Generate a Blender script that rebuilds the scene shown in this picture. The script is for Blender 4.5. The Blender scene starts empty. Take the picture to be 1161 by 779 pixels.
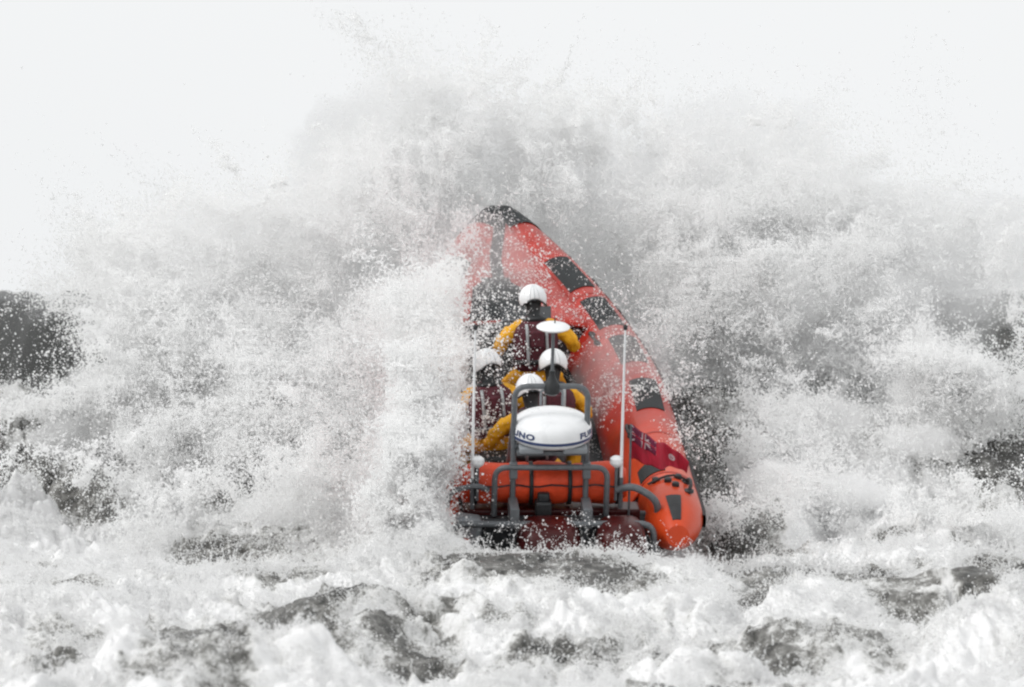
import bpy, bmesh, math, random
import numpy as np
from mathutils import Vector, Matrix, Euler
R = math.radians
random.seed(7)
rng = np.random.default_rng(11)
scene = bpy.context.scene
COL = scene.collection

# ------------------------------------------------------------------ camera
CAMY, CAMZ, FPX, HORY = -45.0, 2.52, 5535.0, 335.0
cam_d = bpy.data.cameras.new('camera')
cam = bpy.data.objects.new('camera', cam_d); COL.objects.link(cam)
cam.location = (0, CAMY, CAMZ)
cam.rotation_euler = (R(90) - math.atan((389.5 - HORY) / FPX), 0, 0)
cam_d.sensor_width = 36; cam_d.lens = 36 * FPX / 1161
cam_d.clip_start = 1; cam_d.clip_end = 20000
cam_d.dof.use_dof = True; cam_d.dof.focus_distance = 46.0; cam_d.dof.aperture_fstop = 2.4
scene.camera = cam

def W(px, py, Y):
    """world x, z of a photograph pixel at depth Y"""
    d = Y - CAMY
    return (px - 580.5) / FPX * d, CAMZ + (HORY - py) / FPX * d

# ------------------------------------------------------------------ noise
_LAT = rng.random((64, 64, 64, 3), dtype=np.float32) * 2 - 1
def vnoise(P, ch=1):
    """value noise in -1..1 at points P (N,3)"""
    out = np.empty((len(P), ch), np.float32)
    for a in range(0, len(P), 400000):
        p = P[a:a + 400000]
        f = np.floor(p); t = (p - f).astype(np.float32); i = f.astype(np.int64) & 63
        t = t * t * t * (t * (t * 6 - 15) + 10)
        j = (i + 1) & 63
        tx, ty, tz = t[:, 0:1], t[:, 1:2], t[:, 2:3]
        L = _LAT[..., :ch]
        def g(x, y, z): return L[x[:, 0] if x.ndim > 1 else x, y, z]
        x0, y0, z0 = i[:, 0], i[:, 1], i[:, 2]; x1, y1, z1 = j[:, 0], j[:, 1], j[:, 2]
        c00 = L[x0, y0, z0] * (1 - tx) + L[x1, y0, z0] * tx
        c10 = L[x0, y1, z0] * (1 - tx) + L[x1, y1, z0] * tx
        c01 = L[x0, y0, z1] * (1 - tx) + L[x1, y0, z1] * tx
        c11 = L[x0, y1, z1] * (1 - tx) + L[x1, y1, z1] * tx
        out[a:a + 400000] = (c00 * (1 - ty) + c10 * ty) * (1 - tz) + (c01 * (1 - ty) + c11 * ty) * tz
    return out
def fbm(P, f=1.0, octs=4, gain=.5, ch=1, off=0.0, billow=False):
    s = 0; a = 1.0; tot = 0
    for k in range(octs):
        n = vnoise(P * f + (off + 17.3 * k), ch)
        if billow: n = np.sqrt(n * n + .012) * 2 - .65
        s = s + a * n; tot += a; a *= gain; f *= 2.03
    return s / tot
def sstep(x, a, b):
    t = np.clip((x - a) / (b - a), 0, 1); return t * t * (3 - 2 * t)
def P2(x, y, z=0.0):
    return np.stack([x, y, np.full_like(x, z)], 1)

# ------------------------------------------------------------------ materials
def newmat(name):
    m = bpy.data.materials.new(name); m.use_nodes = True
    nt = m.node_tree; b = nt.nodes['Principled BSDF']
    return m, nt, b
def noise_node(nt, scale, detail=5, rough=.6, coord='Object'):
    tc = nt.nodes.new('ShaderNodeTexCoord'); n = nt.nodes.new('ShaderNodeTexNoise')
    n.inputs['Scale'].default_value = scale; n.inputs['Detail'].default_value = detail
    n.inputs['Roughness'].default_value = rough
    nt.links.new(tc.outputs[coord], n.inputs['Vector']); return n
def ramp(nt, src, stops):
    r = nt.nodes.new('ShaderNodeValToRGB')
    e = r.color_ramp.elements
    while len(e) < len(stops): e.new(.5)
    for el, (p, c) in zip(e, stops):
        el.position = p; el.color = c if len(c) == 4 else (*c, 1)
    nt.links.new(src, r.inputs[0]); return r
def simple(name, col, rough=.5, metal=0., var=.25, scale=14, bump=.02, spec=.5, coat=0.):
    """base colour with uneven wear, roughness variation and a little bump"""
    m, nt, b = newmat(name)
    n = noise_node(nt, scale)
    c = Vector(col[:3])
    lo = tuple(c * (1 - var)); hi = tuple(min(1, v) for v in c * (1 + var * .6))
    r = ramp(nt, n.outputs['Fac'], [(.3, lo), (.7, hi)])
    nt.links.new(r.outputs[0], b.inputs['Base Color'])
    rr = nt.nodes.new('ShaderNodeMapRange'); rr.inputs['To Min'].default_value = max(.03, rough - .12); rr.inputs['To Max'].default_value = min(1, rough + .12)
    nt.links.new(n.outputs['Fac'], rr.inputs['Value']); nt.links.new(rr.outputs[0], b.inputs['Roughness'])
    b.inputs['Metallic'].default_value = metal
    b.inputs['Specular IOR Level'].default_value = spec
    b.inputs['Coat Weight'].default_value = coat
    if bump:
        bp = nt.nodes.new('ShaderNodeBump'); bp.inputs['Strength'].default_value = .4; bp.inputs['Distance'].default_value = bump
        n2 = noise_node(nt, scale * 3)
        nt.links.new(n2.outputs['Fac'], bp.inputs['Height']); nt.links.new(bp.outputs[0], b.inputs['Normal'])
    return m

def sea_material():
    m, nt, b = newmat('foaming_sea')
    at = nt.nodes.new('ShaderNodeAttribute'); at.attribute_name = 'foam'
    tc = nt.nodes.new('ShaderNodeTexCoord')
    def nz(s, d=6, r=.65):
        n = nt.nodes.new('ShaderNodeTexNoise'); n.inputs['Scale'].default_value = s; n.inputs['Detail'].default_value = d; n.inputs['Roughness'].default_value = r
        nt.links.new(tc.outputs['Object'], n.inputs['Vector']); return n
    n1 = nz(2.2); n2 = nz(11.0, 6, .7)
    def mth(op, a, bb):
        x = nt.nodes.new('ShaderNodeMath'); x.operation = op
        for k, v in enumerate((a, bb)):
            if isinstance(v, (int, float)): x.inputs[k].default_value = v
            else: nt.links.new(v, x.inputs[k])
        return x.outputs[0]
    s = mth('ADD', mth('MULTIPLY', mth('SUBTRACT', n1.outputs['Fac'], .5), .8), mth('MULTIPLY', mth('SUBTRACT', n2.outputs['Fac'], .5), .75))
    s = mth('ADD', s, at.outputs['Fac'])
    vv = nt.nodes.new('ShaderNodeVectorMath'); vv.operation = 'SCALE'; vv.inputs['Scale'].default_value = .22; nt.links.new(n2.outputs['Color'], vv.inputs[0])
    va = nt.nodes.new('ShaderNodeVectorMath'); va.operation = 'ADD'; nt.links.new(tc.outputs['Object'], va.inputs[0]); nt.links.new(vv.outputs[0], va.inputs[1])
    for sc_, w_ in ((6.5, .42), (17., .30)):
        vo = nt.nodes.new('ShaderNodeTexVoronoi'); vo.feature = 'DISTANCE_TO_EDGE'; vo.inputs['Scale'].default_value = sc_; nt.links.new(va.outputs[0], vo.inputs['Vector'])
        s = mth('SUBTRACT', s, mth('MULTIPLY', mth('SUBTRACT', vo.outputs['Distance'], .12), w_))
    r = nt.nodes.new('ShaderNodeMapRange'); r.interpolation_type = 'SMOOTHSTEP'
    r.inputs['From Min'].default_value = -.15; r.inputs['From Max'].default_value = .75
    nt.links.new(s, r.inputs['Value'])
    # dark clear water, murky aerated water, then foam
    wc = ramp(nt, r.outputs[0], [(0, (.030, .031, .029)), (.20, (.10, .098, .092)), (.45, (.25, .247, .235)), (.72, (.66, .66, .65)), (1, (.83, .83, .83))])
    nt.links.new(wc.outputs[0], b.inputs['Base Color'])
    ro = nt.nodes.new('ShaderNodeMapRange'); ro.inputs['To Min'].default_value = .28; ro.inputs['To Max'].default_value = .7
    nt.links.new(r.outputs[0], ro.inputs['Value']); nt.links.new(ro.outputs[0], b.inputs['Roughness'])
    b.inputs['IOR'].default_value = 1.33; b.inputs['Specular IOR Level'].default_value = .25
    bp = nt.nodes.new('ShaderNodeBump'); bp.inputs['Strength'].default_value = .5; bp.inputs['Distance'].default_value = .025
    n3 = nz(26, 6, .75); nt.links.new(n3.outputs['Fac'], bp.inputs['Height']); nt.links.new(bp.outputs[0], b.inputs['Normal'])
    return m

def drop_material(name, col=.93, trans=.35):
    m = bpy.data.materials.new(name); m.use_nodes = True; nt = m.node_tree; nt.nodes.clear()
    o = nt.nodes.new('ShaderNodeOutputMaterial'); d = nt.nodes.new('ShaderNodeBsdfDiffuse'); t = nt.nodes.new('ShaderNodeBsdfTranslucent')
    d.inputs[0].default_value = (col, col, col * .998, 1); t.inputs[0].default_value = (col, col, col * .998, 1)
    x = nt.nodes.new('ShaderNodeMixShader'); x.inputs[0].default_value = trans
    nt.links.new(d.outputs[0], x.inputs[1]); nt.links.new(t.outputs[0], x.inputs[2]); nt.links.new(x.outputs[0], o.inputs['Surface'])
    return m

# ------------------------------------------------------------------ points as real spheres
def points_object(name, P, rad, mat, label):
    me = bpy.data.meshes.new(name); me.vertices.add(len(P))
    me.vertices.foreach_set('co', np.ascontiguousarray(P, np.float32).ravel())
    a = me.attributes.new('drop_radius', 'FLOAT', 'POINT'); a.data.foreach_set('value', np.ascontiguousarray(rad, np.float32))
    o = bpy.data.objects.new(name, me); COL.objects.link(o)
    ng = bpy.data.node_groups.new(name + '_drops', 'GeometryNodeTree')
    ng.interface.new_socket('Geometry', in_out='INPUT', socket_type='NodeSocketGeometry')
    ng.interface.new_socket('Geometry', in_out='OUTPUT', socket_type='NodeSocketGeometry')
    gi = ng.nodes.new('NodeGroupInput'); go = ng.nodes.new('NodeGroupOutput')
    mp = ng.nodes.new('GeometryNodeMeshToPoints'); na = ng.nodes.new('GeometryNodeInputNamedAttribute'); na.data_type = 'FLOAT'
    na.inputs['Name'].default_value = 'drop_radius'
    sm = ng.nodes.new('GeometryNodeSetMaterial'); sm.inputs['Material'].default_value = mat
    L = ng.links.new
    L(gi.outputs[0], mp.inputs['Mesh']); L(na.outputs['Attribute'], mp.inputs['Radius']); L(mp.outputs[0], sm.inputs[0]); L(sm.outputs[0], go.inputs[0])
    md = o.modifiers.new('drops', 'NODES'); md.node_group = ng
    me.materials.append(mat)
    o['kind'] = 'stuff'; o['label'] = label
    return o

# ------------------------------------------------------------------ the sea
# brown-grey bare patches of churned water: px, py, Y, rx m, ry m (spread in depth)
def sea_base(x, y):
    P = P2(x, y)
    wx = fbm(P, .35, 3, ch=1, off=3.)[:, 0]
    # the breaking wave the boat climbs
    crest = 1.75 + .25 * np.cos(x * .8) - .10 * np.abs(x - .3) + .28 * vnoise(P2(x * .55, y * 0 + 4.2))[:, 0]
    crest = np.where(np.abs(x) > 8, np.maximum(crest, .9) * np.exp(-(np.abs(x) - 8) * .06), crest)
    yy = y + .9 * wx
    up = .55 * sstep(yy, .2, 7.2) + .45 * np.clip((yy - .5) / 6.5, 0, 1); dn = sstep(yy, 7.4, 12.5)
    z = crest * up * (1 - dn) - .35 * dn
    # hills of white water on both sides of the boat
    z = z + HILL(x, y)
    far = np.exp(-((yy - 27) / 5.5) ** 2) * (2.84 + .45 * fbm(P2(x, y * .1, 5.), .7, 4, .6)[:, 0] * 2)
    z = z + far * sstep(y, 12, 20)
    farfade = np.exp(-np.maximum(y - 30, 0) / 60)
    z = z + .35 * fbm(P2(x, y * .7, 2.), .14, 3, off=9.)[:, 0] * sstep(y, 14, 25) * np.clip(farfade, .15, 1)
    rd = np.exp(-((y + 1.7 + .5 * wx) / 1.0) ** 2)
    z = z + rd * (.10 + .10 * vnoise(P2(x * .9, y * .3, 7.))[:, 0])
    z = z - .45 * sstep(-y, 2.5, 9.0)
    z = z + .22 * np.exp(-((y + 7.5 + 1.2 * wx) / 1.5) ** 2) + .25 * np.exp(-((y + 12.0 - wx) / 1.6) ** 2)
    return z
HILLS = []
for px, py, Y, rx, ry in [(60, 470, 5.0, .8, 1.2), (210, 470, 4.6, .6, 1.0), (170, 560, 2.2, .7, .8), (330, 500, 3.4, .7, .9), (440, 545, 2.2, .45, .8), (300, 590, .9, .8, .6),
                          (960, 480, 4.4, .8, 1.0), (1090, 500, 4.0, .7, 1.0), (910, 560, 2.2, .4, .6), (1010, 580, 1.6, .7, .7), (30, 600, 1.2, .5, .5), (840, 610, .6, .35, .5), (1130, 600, 1., .5, .6), (448, 548, -.6, .34, .5), (500, 590, -1.0, .3, .35)]:
    X_, Z_ = W(px, py, Y); HILLS.append((X_, Y, Z_, rx, ry))
def HILL(x, y):
    h = 0
    for X_, Y_, Z_, rx, ry in HILLS:
        u = np.clip((Y_ - .2) / 7.0, 0, 1); z0 = 1.6 * u
        h = h + .62 * max(.05, Z_ - z0) * np.exp(-(((x - X_) / rx) ** 2 + ((y - Y_) / ry) ** 2))
    return h
def hull_room(x, y):
    """0 inside the strip of water the boat lies in, 1 away from it"""
    cx = .36 - .066 * y
    return sstep(np.abs(x - cx), 1.0, 1.9) * sstep(y, -1.0, .5) + (1 - sstep(y, -1.0, .5)) + sstep(y, 7.5, 8.5)
def bare_field(x, y):
    """1 where smooth brown-grey water shows between the foam"""
    wv = .35 * fbm(P2(x, y * .8), 1.1, 3, .6, ch=2, off=21.)
    b = 0
    for bx, by, rx, ry, k in BARE: b = b + k * np.exp(-(((x + wv[:, 0] - bx) / rx) ** 2 + ((y + 1.6 * wv[:, 1] - by) / ry) ** 2))
    n = fbm(P2(x * .9, y * .5, 3.), 1., 3, .55, off=44.)[:, 0]
    b = b + .52 * sstep(n, -.02, .28) * (y < 2) + .75 * sstep(n, -.12, .12) * sstep(y, 2.2, 3.6) * (1 - sstep(y, 9, 11))
    return np.clip(b, 0, 1)
def sea_pos(x, y):
    """the broken surface: swell plus billows of foam pushed out along its slope"""
    x = x.astype(np.float32); y = y.astype(np.float32)
    z = sea_base(x, y); P = P2(x, y)
    near = np.exp(-np.maximum(np.abs(x) - 8, 0) / 6) * np.exp(-np.maximum(y - 14, 0) / 8) * np.exp(-np.maximum(-y - 20, 0) / 8)
    wall = sstep(y, .3, 2.5) * (1 - sstep(y, 10, 13))
    Q = np.stack([x, y * .85, z], 1).astype(np.float32)
    Q = Q + .22 * fbm(Q, 1.2, 2, ch=3, off=1.)
    big = fbm(Q, .80, 1, .5, billow=True, off=5.)[:, 0]
    mid = fbm(Q, 1.9, 2, .55, billow=True, off=6.)[:, 0]
    sm = fbm(Q, 5.2, 2, .6, billow=True, off=8.)[:, 0]
    ti = fbm(Q, 14., 2, .6, billow=True, off=12.)[:, 0]
    amp = .55 + .45 * sstep(vnoise(P2(x * .5, y * .5, 9.))[:, 0], -.4, .5)
    front = 1 + .5 * sstep(-y, 2.6, 5.0)
    room = .25 + .75 * np.clip(hull_room(x, y), 0, 1)
    rd = np.exp(-((y + 1.6) / .9) ** 2)
    bare = bare_field(x, y); cov = 1 - .85 * sstep(bare, .2, .8)
    d = near * room * (front * amp * (1 - .45 * rd) * ((.22 + .12 * wall) * big + (.14 + .12 * wall) * mid * (.5 + .5 * cov)) + cov * ((.085 + .05 * wall) * sm + (.042 + .02 * wall) * ti))
    z = z + (1 - near) * .04 * fbm(P, .9, 3, off=4.)[:, 0] * np.clip(np.exp(-np.hypot(x, y) / 200), 0, 1)
    dy = -(.35 + .45 * wall); dz = .92
    side = .6 * fbm(Q, 1.6, 2, off=20.)[:, 0]
    return x + side * d, y + dy * d, z + dz * d, mid + .6 * sm

BARE = []
for px, py, Y, rx, ry, k in [(660, 668, -3.3, .62, 1.5, .75), (600, 650, -2.3, .5, .8, .45), (950, 655, -2.6, .62, 1.3, .8), (85, 672, -4.0, .5, .6, .8), (350, 690, -4.8, .55, 1.3, .6),
                             (540, 660, -2.8, .5, .9, .6), (260, 740, -8.5, .8, 1.3, .5), (815, 632, -1.9, .3, .5, .5), (1150, 640, -2., .3, .6, .6), (40, 750, -9, .4, 1, .4), (420, 735, -8, .4, 1, .35), (1010, 720, -7, .5, .8, .5), (300, 735, -8., .45, 1.0, .7), (660, 740, -8, .5, .7, .5), (820, 735, -8, .35, .7, .5), (120, 745, -9, .5, .8, .7), (170, 640, -2.6, .4, .5, .4), (560, 760, -10, .5, .8, .5), (1090, 700, -5, .4, .7, .5),
    (800, 500, 3.6, .42, 2.6, 1.3), (95, 545, 3.0, .32, .6, .9), (380, 410, 5.8, .5, 1.2, 1.), (215, 475, 4.8, .5, .6, .9), (290, 540, 2.4, .3, .4, .7), (1110, 560, 2.6, .35, .5, .7),
    (1000, 590, 1.2, .3, .4, .6), (480, 590, .3, .3, .8, 1.2), (400, 480, 4., .35, .6, .8), (880, 440, 5.4, .3, .6, .9)]:
    BARE.append((W(px, py, Y)[0], Y, rx, ry, k))

def build_sea():
    def axis(lo, hi, step, reach, g=1.09):
        core = list(np.arange(lo, hi, step)); s = step; a = [lo]; b = [core[-1]]
        while a[-1] > -reach: s = min(s * g, 400); a.append(a[-1] - s)
        s = step
        while b[-1] < reach: s = min(s * g, 400); b.append(b[-1] + s)
        return np.array(a[:0:-1] + core + b[1:])
    xs = axis(-6.6, 6.6, .02, 9000); ys = axis(-15.5, 10.5, .026, 9000)
    X, Y = np.meshgrid(xs, ys, indexing='xy'); x = X.ravel(); y = Y.ravel()
    gx, gy = x, y
    x, y, z, lump = sea_pos(x, y)
    h = len(ys); w = len(xs)
    # earth curve is left out; the far sheet is flat
    idx = np.arange(h * w).reshape(h, w)
    q = np.stack([idx[:-1, :-1], idx[:-1, 1:], idx[1:, 1:], idx[1:, :-1]], -1).reshape(-1, 4)
    me = bpy.data.meshes.new('sea')
    me.vertices.add(h * w); me.vertices.foreach_set('co', np.stack([x, y, z], 1).astype(np.float32).ravel())
    me.loops.add(q.size); me.loops.foreach_set('vertex_index', q.ravel().astype(np.int32))
    me.polygons.add(len(q)); me.polygons.foreach_set('loop_start', np.arange(0, q.size, 4, dtype=np.int32))
    me.update(calc_edges=True)
    me.polygons.foreach_set('use_smooth', np.ones(len(q), bool))
    x, y = gx, gy
    foam = .74 + .16 * fbm(P2(x, y * .8, 13.), 1.5, 2)[:, 0] * 1.6 + .14 * vnoise(P2(x * .7, y * .45, 3.))[:, 0]
    foam = foam + .25 * sstep(y, .2, 2.5) - .60 * sstep(y, 2., 4.5) * sstep(vnoise(P2(x * .9, y * .35, 8.))[:, 0], -.4, .2)
    foam = foam + .5 * np.exp(-((y + 1.25 + .5 * fbm(P2(x, y), .35, 3, off=3.)[:, 0]) / .45) ** 2)
    foam = foam - .85 * bare_field(x.astype(np.float32), y.astype(np.float32))
    foam = np.where(y < 7, np.maximum(foam, .12), foam)
    foam = foam * (1 - sstep(y, 9.5, 11.5)) * np.exp(-np.maximum(np.abs(x) - 10, 0) / 5) + .0
    # streaks of foam on the far swell
    foam = foam + sstep(y, 12, 14) * np.exp(-np.maximum(y - 40, 0) / 40) * (-.22 + .8 * fbm(P2(x * .25, y * .12, 6.), 1, 4)[:, 0])
    a = me.attributes.new('foam', 'FLOAT', 'POINT'); a.data.foreach_set('value', foam.astype(np.float32))
    me.materials.append(sea_material())
    o = bpy.data.objects.new('sea', me); COL.objects.link(o); o['kind'] = 'structure'
    o['label'] = 'churning grey sea covered in white foam around the boat'
    return o

# ------------------------------------------------------------------ spray
def warp(P, amps, off=0.):
    for f, a in amps:
        P = P + a * vnoise(P * f + off, 3); off += 5.7
    return P

# px, py, Y, sigma x (px), sigma z (px), sigma Y (m), share, edge 0 soft..1 lumpy
PLUME = [
 (490, 170, 9.0, 70, 55, .7, 2.6), (430, 220, 8.5, 60, 50, .8, 2.6), (560, 235, 9.5, 80, 60, .9, 3.4), (370, 290, 7.5, 80, 50, 1., 4.5), (280, 320, 7., 90, 40, 1., 4.5),
 (650, 240, 9.5, 85, 60, .9, 3.0), (740, 240, 9.5, 90, 60, 1., 3.0), (840, 260, 9., 85, 60, 1., 3.6), (900, 290, 8.5, 80, 50, 1., 4.0), (810, 330, 8, 70, 45, 1., 4),
 (980, 300, 8.5, 90, 60, 1., 3.5), (1050, 350, 8., 55, 55, 1., 2.6), (900, 380, 7., 90, 40, 1., 5), (1000, 420, 6.5, 90, 40, 1., 5), (1110, 460, 6.0, 60, 35, 1., 2.6), (1130, 370, 7.5, 40, 50, .6, .8),
 (190, 360, 6.5, 80, 38, 1., 5), (120, 390, 6.0, 32, 22, .8, 1.2), (250, 410, 5.8, 80, 35, 1., 4.0), (340, 410, 5.5, 60, 40, .8, 3.2), (430, 370, 5.8, 60, 50, .8, 3.2), (70, 480, 5.0, 50, 20, .7, 1.4),
 (480, 420, 3.4, 36, 60, .6, 3.4), (465, 510, 2.0, 35, 45, .5, 2.6), (420, 550, 1.5, 45, 35, .5, 2.0), (330, 500, 3.2, 60, 30, .6, 2.0), (200, 490, 4.0, 70, 30, .6, 1.6),
 (900, 440, 5.4, 40, 35, .8, 1.6), (845, 600, 1.2, 30, 14, .4, .7), (950, 500, 4.5, 60, 35, .8, 2.4), (1050, 490, 4.2, 70, 35, .8, 2.4),
 (500, 115, 9.5, 55, 38, .6, 1.0), (440, 125, 9.3, 45, 22, .4, .25), (400, 185, 9., 36, 26, .5, .5), (1070, 170, 8.5, 18, 70, .5, .26), (1140, 260, 9., 50, 50, .8, .6), (700, 150, 9.5, 110, 45, 1., .7), (830, 140, 9.2, 80, 40, .8, .5), (970, 220, 9., 80, 60, .8, .8),
]
# spray thrown over the port side and in front of the boat
VEIL = [
 (512, 285, 6.0, 20, 30, .35, 1.3), (490, 350, 4.6, 24, 36, .4, 3.6), (475, 420, 2.0, 24, 50, .4, 7.0), (470, 500, .2, 22, 45, .35, 7.), (468, 560, -.6, 24, 36, .3, 6.), (515, 510, -.2, 12, 55, .3, 1.0),
 (440, 590, -.4, 26, 24, .3, 2.6), (725, 455, 2.6, 26, 28, .3, 1.7), (610, 604, -.8, 80, 9, .2, .30), (640, 350, 4.8, 40, 40, .4, .4), (492, 590, -.9, 16, 20, .25, 2.2), (500, 540, -.6, 14, 26, .25, 2.0), (505, 380, 2.0, 16, 50, .4, 2.2), (508, 450, 1.0, 14, 50, .4, 2.8), (540, 440, 1.0, 16, 40, .3, .8), (492, 560, -.6, 12, 40, .25, 2.6),
 (545, 300, 6.4, 30, 45, .3, 1.0), (560, 420, 1.2, 30, 60, .4, 1.1), (430, 480, 2.6, 30, 60, .4, 3.2), (440, 400, 4.4, 30, 50, .4, 3.0),
 (690, 400, 4.4, 60, 60, .5, .9), (740, 440, 3.2, 30, 50, .4, 1.5), (600, 320, 5.0, 60, 60, .4, .8), (805, 545, 1.0, 16, 45, .4, .7),
]
VOIDS = []
for px, py, rx, rz, k in [(430, 310, 60, 26, .6), (430, 415, 38, 34, .92), (110, 535, 42, 30, .8), (235, 440, 48, 34, .85), (340, 370, 34, 20, .6), (800, 480, 44, 80, .95), (890, 275, 52, 32, .75), (1095, 365, 55, 42, .95), (1150, 390, 34, 44, .98), (30, 415, 66, 50, .92),
                          (1130, 565, 40, 22, .75), (1010, 590, 50, 14, .8), (300, 545, 26, 18, .7), (870, 430, 40, 26, .6), (700, 290, 40, 30, .5), (980, 440, 22, 16, .7), (1010, 530, 30, 20, .6), (540, 190, 50, 30, .4), (170, 400, 30, 14, .6), (480, 600, 36, 26, .9)]:
    X_, Z_ = W(px, py, 5.); VOIDS.append((X_, Z_, rx / FPX * 50, rz / FPX * 50, k))
def void_keep(P):
    w = .45 * fbm(P, 1.6, 4, .6, ch=3, off=33.); k = 1.
    for X_, Z_, rx, rz, a in VOIDS:
        k = k * (1 - a * np.exp(-((((P[:, 0] + w[:, 0] - X_) / rx) ** 2 + ((P[:, 2] + w[:, 2] - Z_) / rz) ** 2)) ** 1.5))
    n = fbm(P, .85, 3, .6, off=61.)[:, 0]
    return k * (1 - (1 - sstep(n, -.16, .05)) * .82 * (1 - sstep(P[:, 2], 2.2, 3.4)))
def plume_points(blobs, n, rlo, rhi, amps, thr, off=0., expand=1.0, tailp=0.):
    sh = np.array([b[6] for b in blobs]); cnt = (n * sh / sh.sum()).astype(int)
    out = []
    for (px, py, Y, sx, sz, sy, _), c in zip(blobs, cnt):
        d = Y - CAMY; k = d / FPX
        x, z = W(px, py, Y)
        g = rng.standard_normal((c, 3)).astype(np.float32)
        g *= np.minimum(1, 1.9 / np.maximum(np.linalg.norm(g, axis=1, keepdims=True), 1e-4)) ** .5
        out.append(g * np.array([sx * k * .9, sy, sz * k * .9]) * expand + np.array([x, Y, z]))
    P = np.concatenate(out).astype(np.float32)
    P = warp(P, amps, off)
    C = np.array([-.1, 4.5, 1.3], np.float32); D = P - C; L = np.linalg.norm(D, axis=1, keepdims=True) + 1e-3; U = D / L
    P = P + U * (np.minimum(L, 4) * .20 * fbm(U * 7, 1., 3, .6, off=off + 50)[:, 0:1]).astype(np.float32)
    n1 = fbm(P, 1.3, 4, .6, off=off + 30)[:, 0] + .35 * fbm(U * 9, 1., 2, .6, off=off + 80)[:, 0]
    keep = rng.random(len(P)) < np.clip(.36 + (n1 - thr) * 9., .015, 1) * (void_keep(P) if off < 7 else 1)
    P = P[keep]
    r = rlo + (rhi - rlo) * rng.random(len(P)) ** 5
    return P, r

BILLROPE = [(120, 450, 5.4, 60, 20, .4, 4), (60, 560, 3., 60, 24, .4, 4), (220, 500, 4., 60, 20, .4, 4), (300, 470, 4.4, 50, 24, .4, 5), (380, 500, 3.4, 40, 30, .4, 6), (330, 570, 1.8, 70, 20, .4, 5), (430, 560, 1., 40, 26, .4, 6), (400, 350, 6.6, 40, 20, .4, 4),
            (880, 350, 7., 60, 20, .4, 5), (980, 380, 7., 60, 24, .4, 5), (900, 500, 4., 40, 30, .4, 6), (980, 480, 4.6, 50, 24, .4, 6), (1060, 490, 4.4, 50, 24, .4, 5), (900, 570, 1.8, 40, 22, .4, 5), (1090, 590, 1.4, 60, 14, .4, 3)]
def clear_deck(P):
    """spray passes beside and over the boat, little of it hangs above the crew and the bow"""
    Mi = np.array(BOATM.inverted(), np.float32); L = P @ Mi[:3, :3].T + Mi[:3, 3]
    w = .12 * vnoise(P * 2.1)[:, 0]; x = L[:, 0] + w
    k = 1 - .90 * sstep(x, -.75, -.35) * (1 - sstep(x, 1.25, 1.6)) * sstep(L[:, 1], -1.5, -.8) * (1 - sstep(L[:, 1], 8.1, 8.6)) * sstep(L[:, 2], .0, .35) * (1 - sstep(L[:, 2], 3.0, 3.6))
    return rng.random(len(P)) < k
def rope_points(blobs, nc, off=0.):
    """torn strings and sheets of water: short dense clusters stretched along the throw"""
    sh = np.array([b[6] * b[3] ** .3 for b in blobs]); pick = rng.choice(len(blobs), nc, p=sh / sh.sum())
    B = np.array([b[:6] for b in blobs])[pick]; k = (B[:, 2] - CAMY) / FPX
    c = np.stack([(B[:, 0] - 580.5) * k, B[:, 2], CAMZ + (HORY - B[:, 1]) * k], 1)
    g = np.clip(rng.standard_normal((nc, 3)), -1.6, 1.6); c = c + g * np.stack([B[:, 3] * k, B[:, 5], B[:, 4] * k], 1)
    c = c.astype(np.float32); c = warp(c, [(.6, .4), (1.6, .25)], off)
    ok = rng.random(nc) < np.clip(void_keep(c) * 1.1, 0, 1) * np.clip(.4 + 6 * fbm(c, 1.1, 3, off=off + 3)[:, 0], .05, 1); c = c[ok]; nc = len(c)
    U = c - np.array([0, 4.0, .6]); U = U / (np.linalg.norm(U, axis=1, keepdims=True) + .3) + rng.normal(0, .45, (nc, 3)); U /= np.linalg.norm(U, axis=1, keepdims=True)
    V = np.cross(U, rng.standard_normal((nc, 3))); V /= np.linalg.norm(V, axis=1, keepdims=True)
    Wd = np.cross(U, V)
    L = rng.gamma(2., .075, nc) + .03; wd = L * rng.uniform(.1, .75, nc); th = .008 + .10 * L
    m = np.clip((rng.uniform(500, 1300, nc) * (L / .15) ** 1.5), 30, 4500).astype(int)
    i = np.repeat(np.arange(nc), m); n = len(i); t = rng.standard_normal((n, 3))
    bend = (t[:, 0] ** 2 - 1) * .25
    P = c[i] + U[i] * (t[:, 0] * L[i])[:, None] + V[i] * ((t[:, 1] * wd[i]) + bend * L[i])[:, None] + Wd[i] * (t[:, 2] * th[i])[:, None]
    P = warp(P.astype(np.float32), [(4., .10), (10., .055), (24., .022)], off + 9)
    return P, .0026 + .0085 * rng.random(n) ** 6

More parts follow.
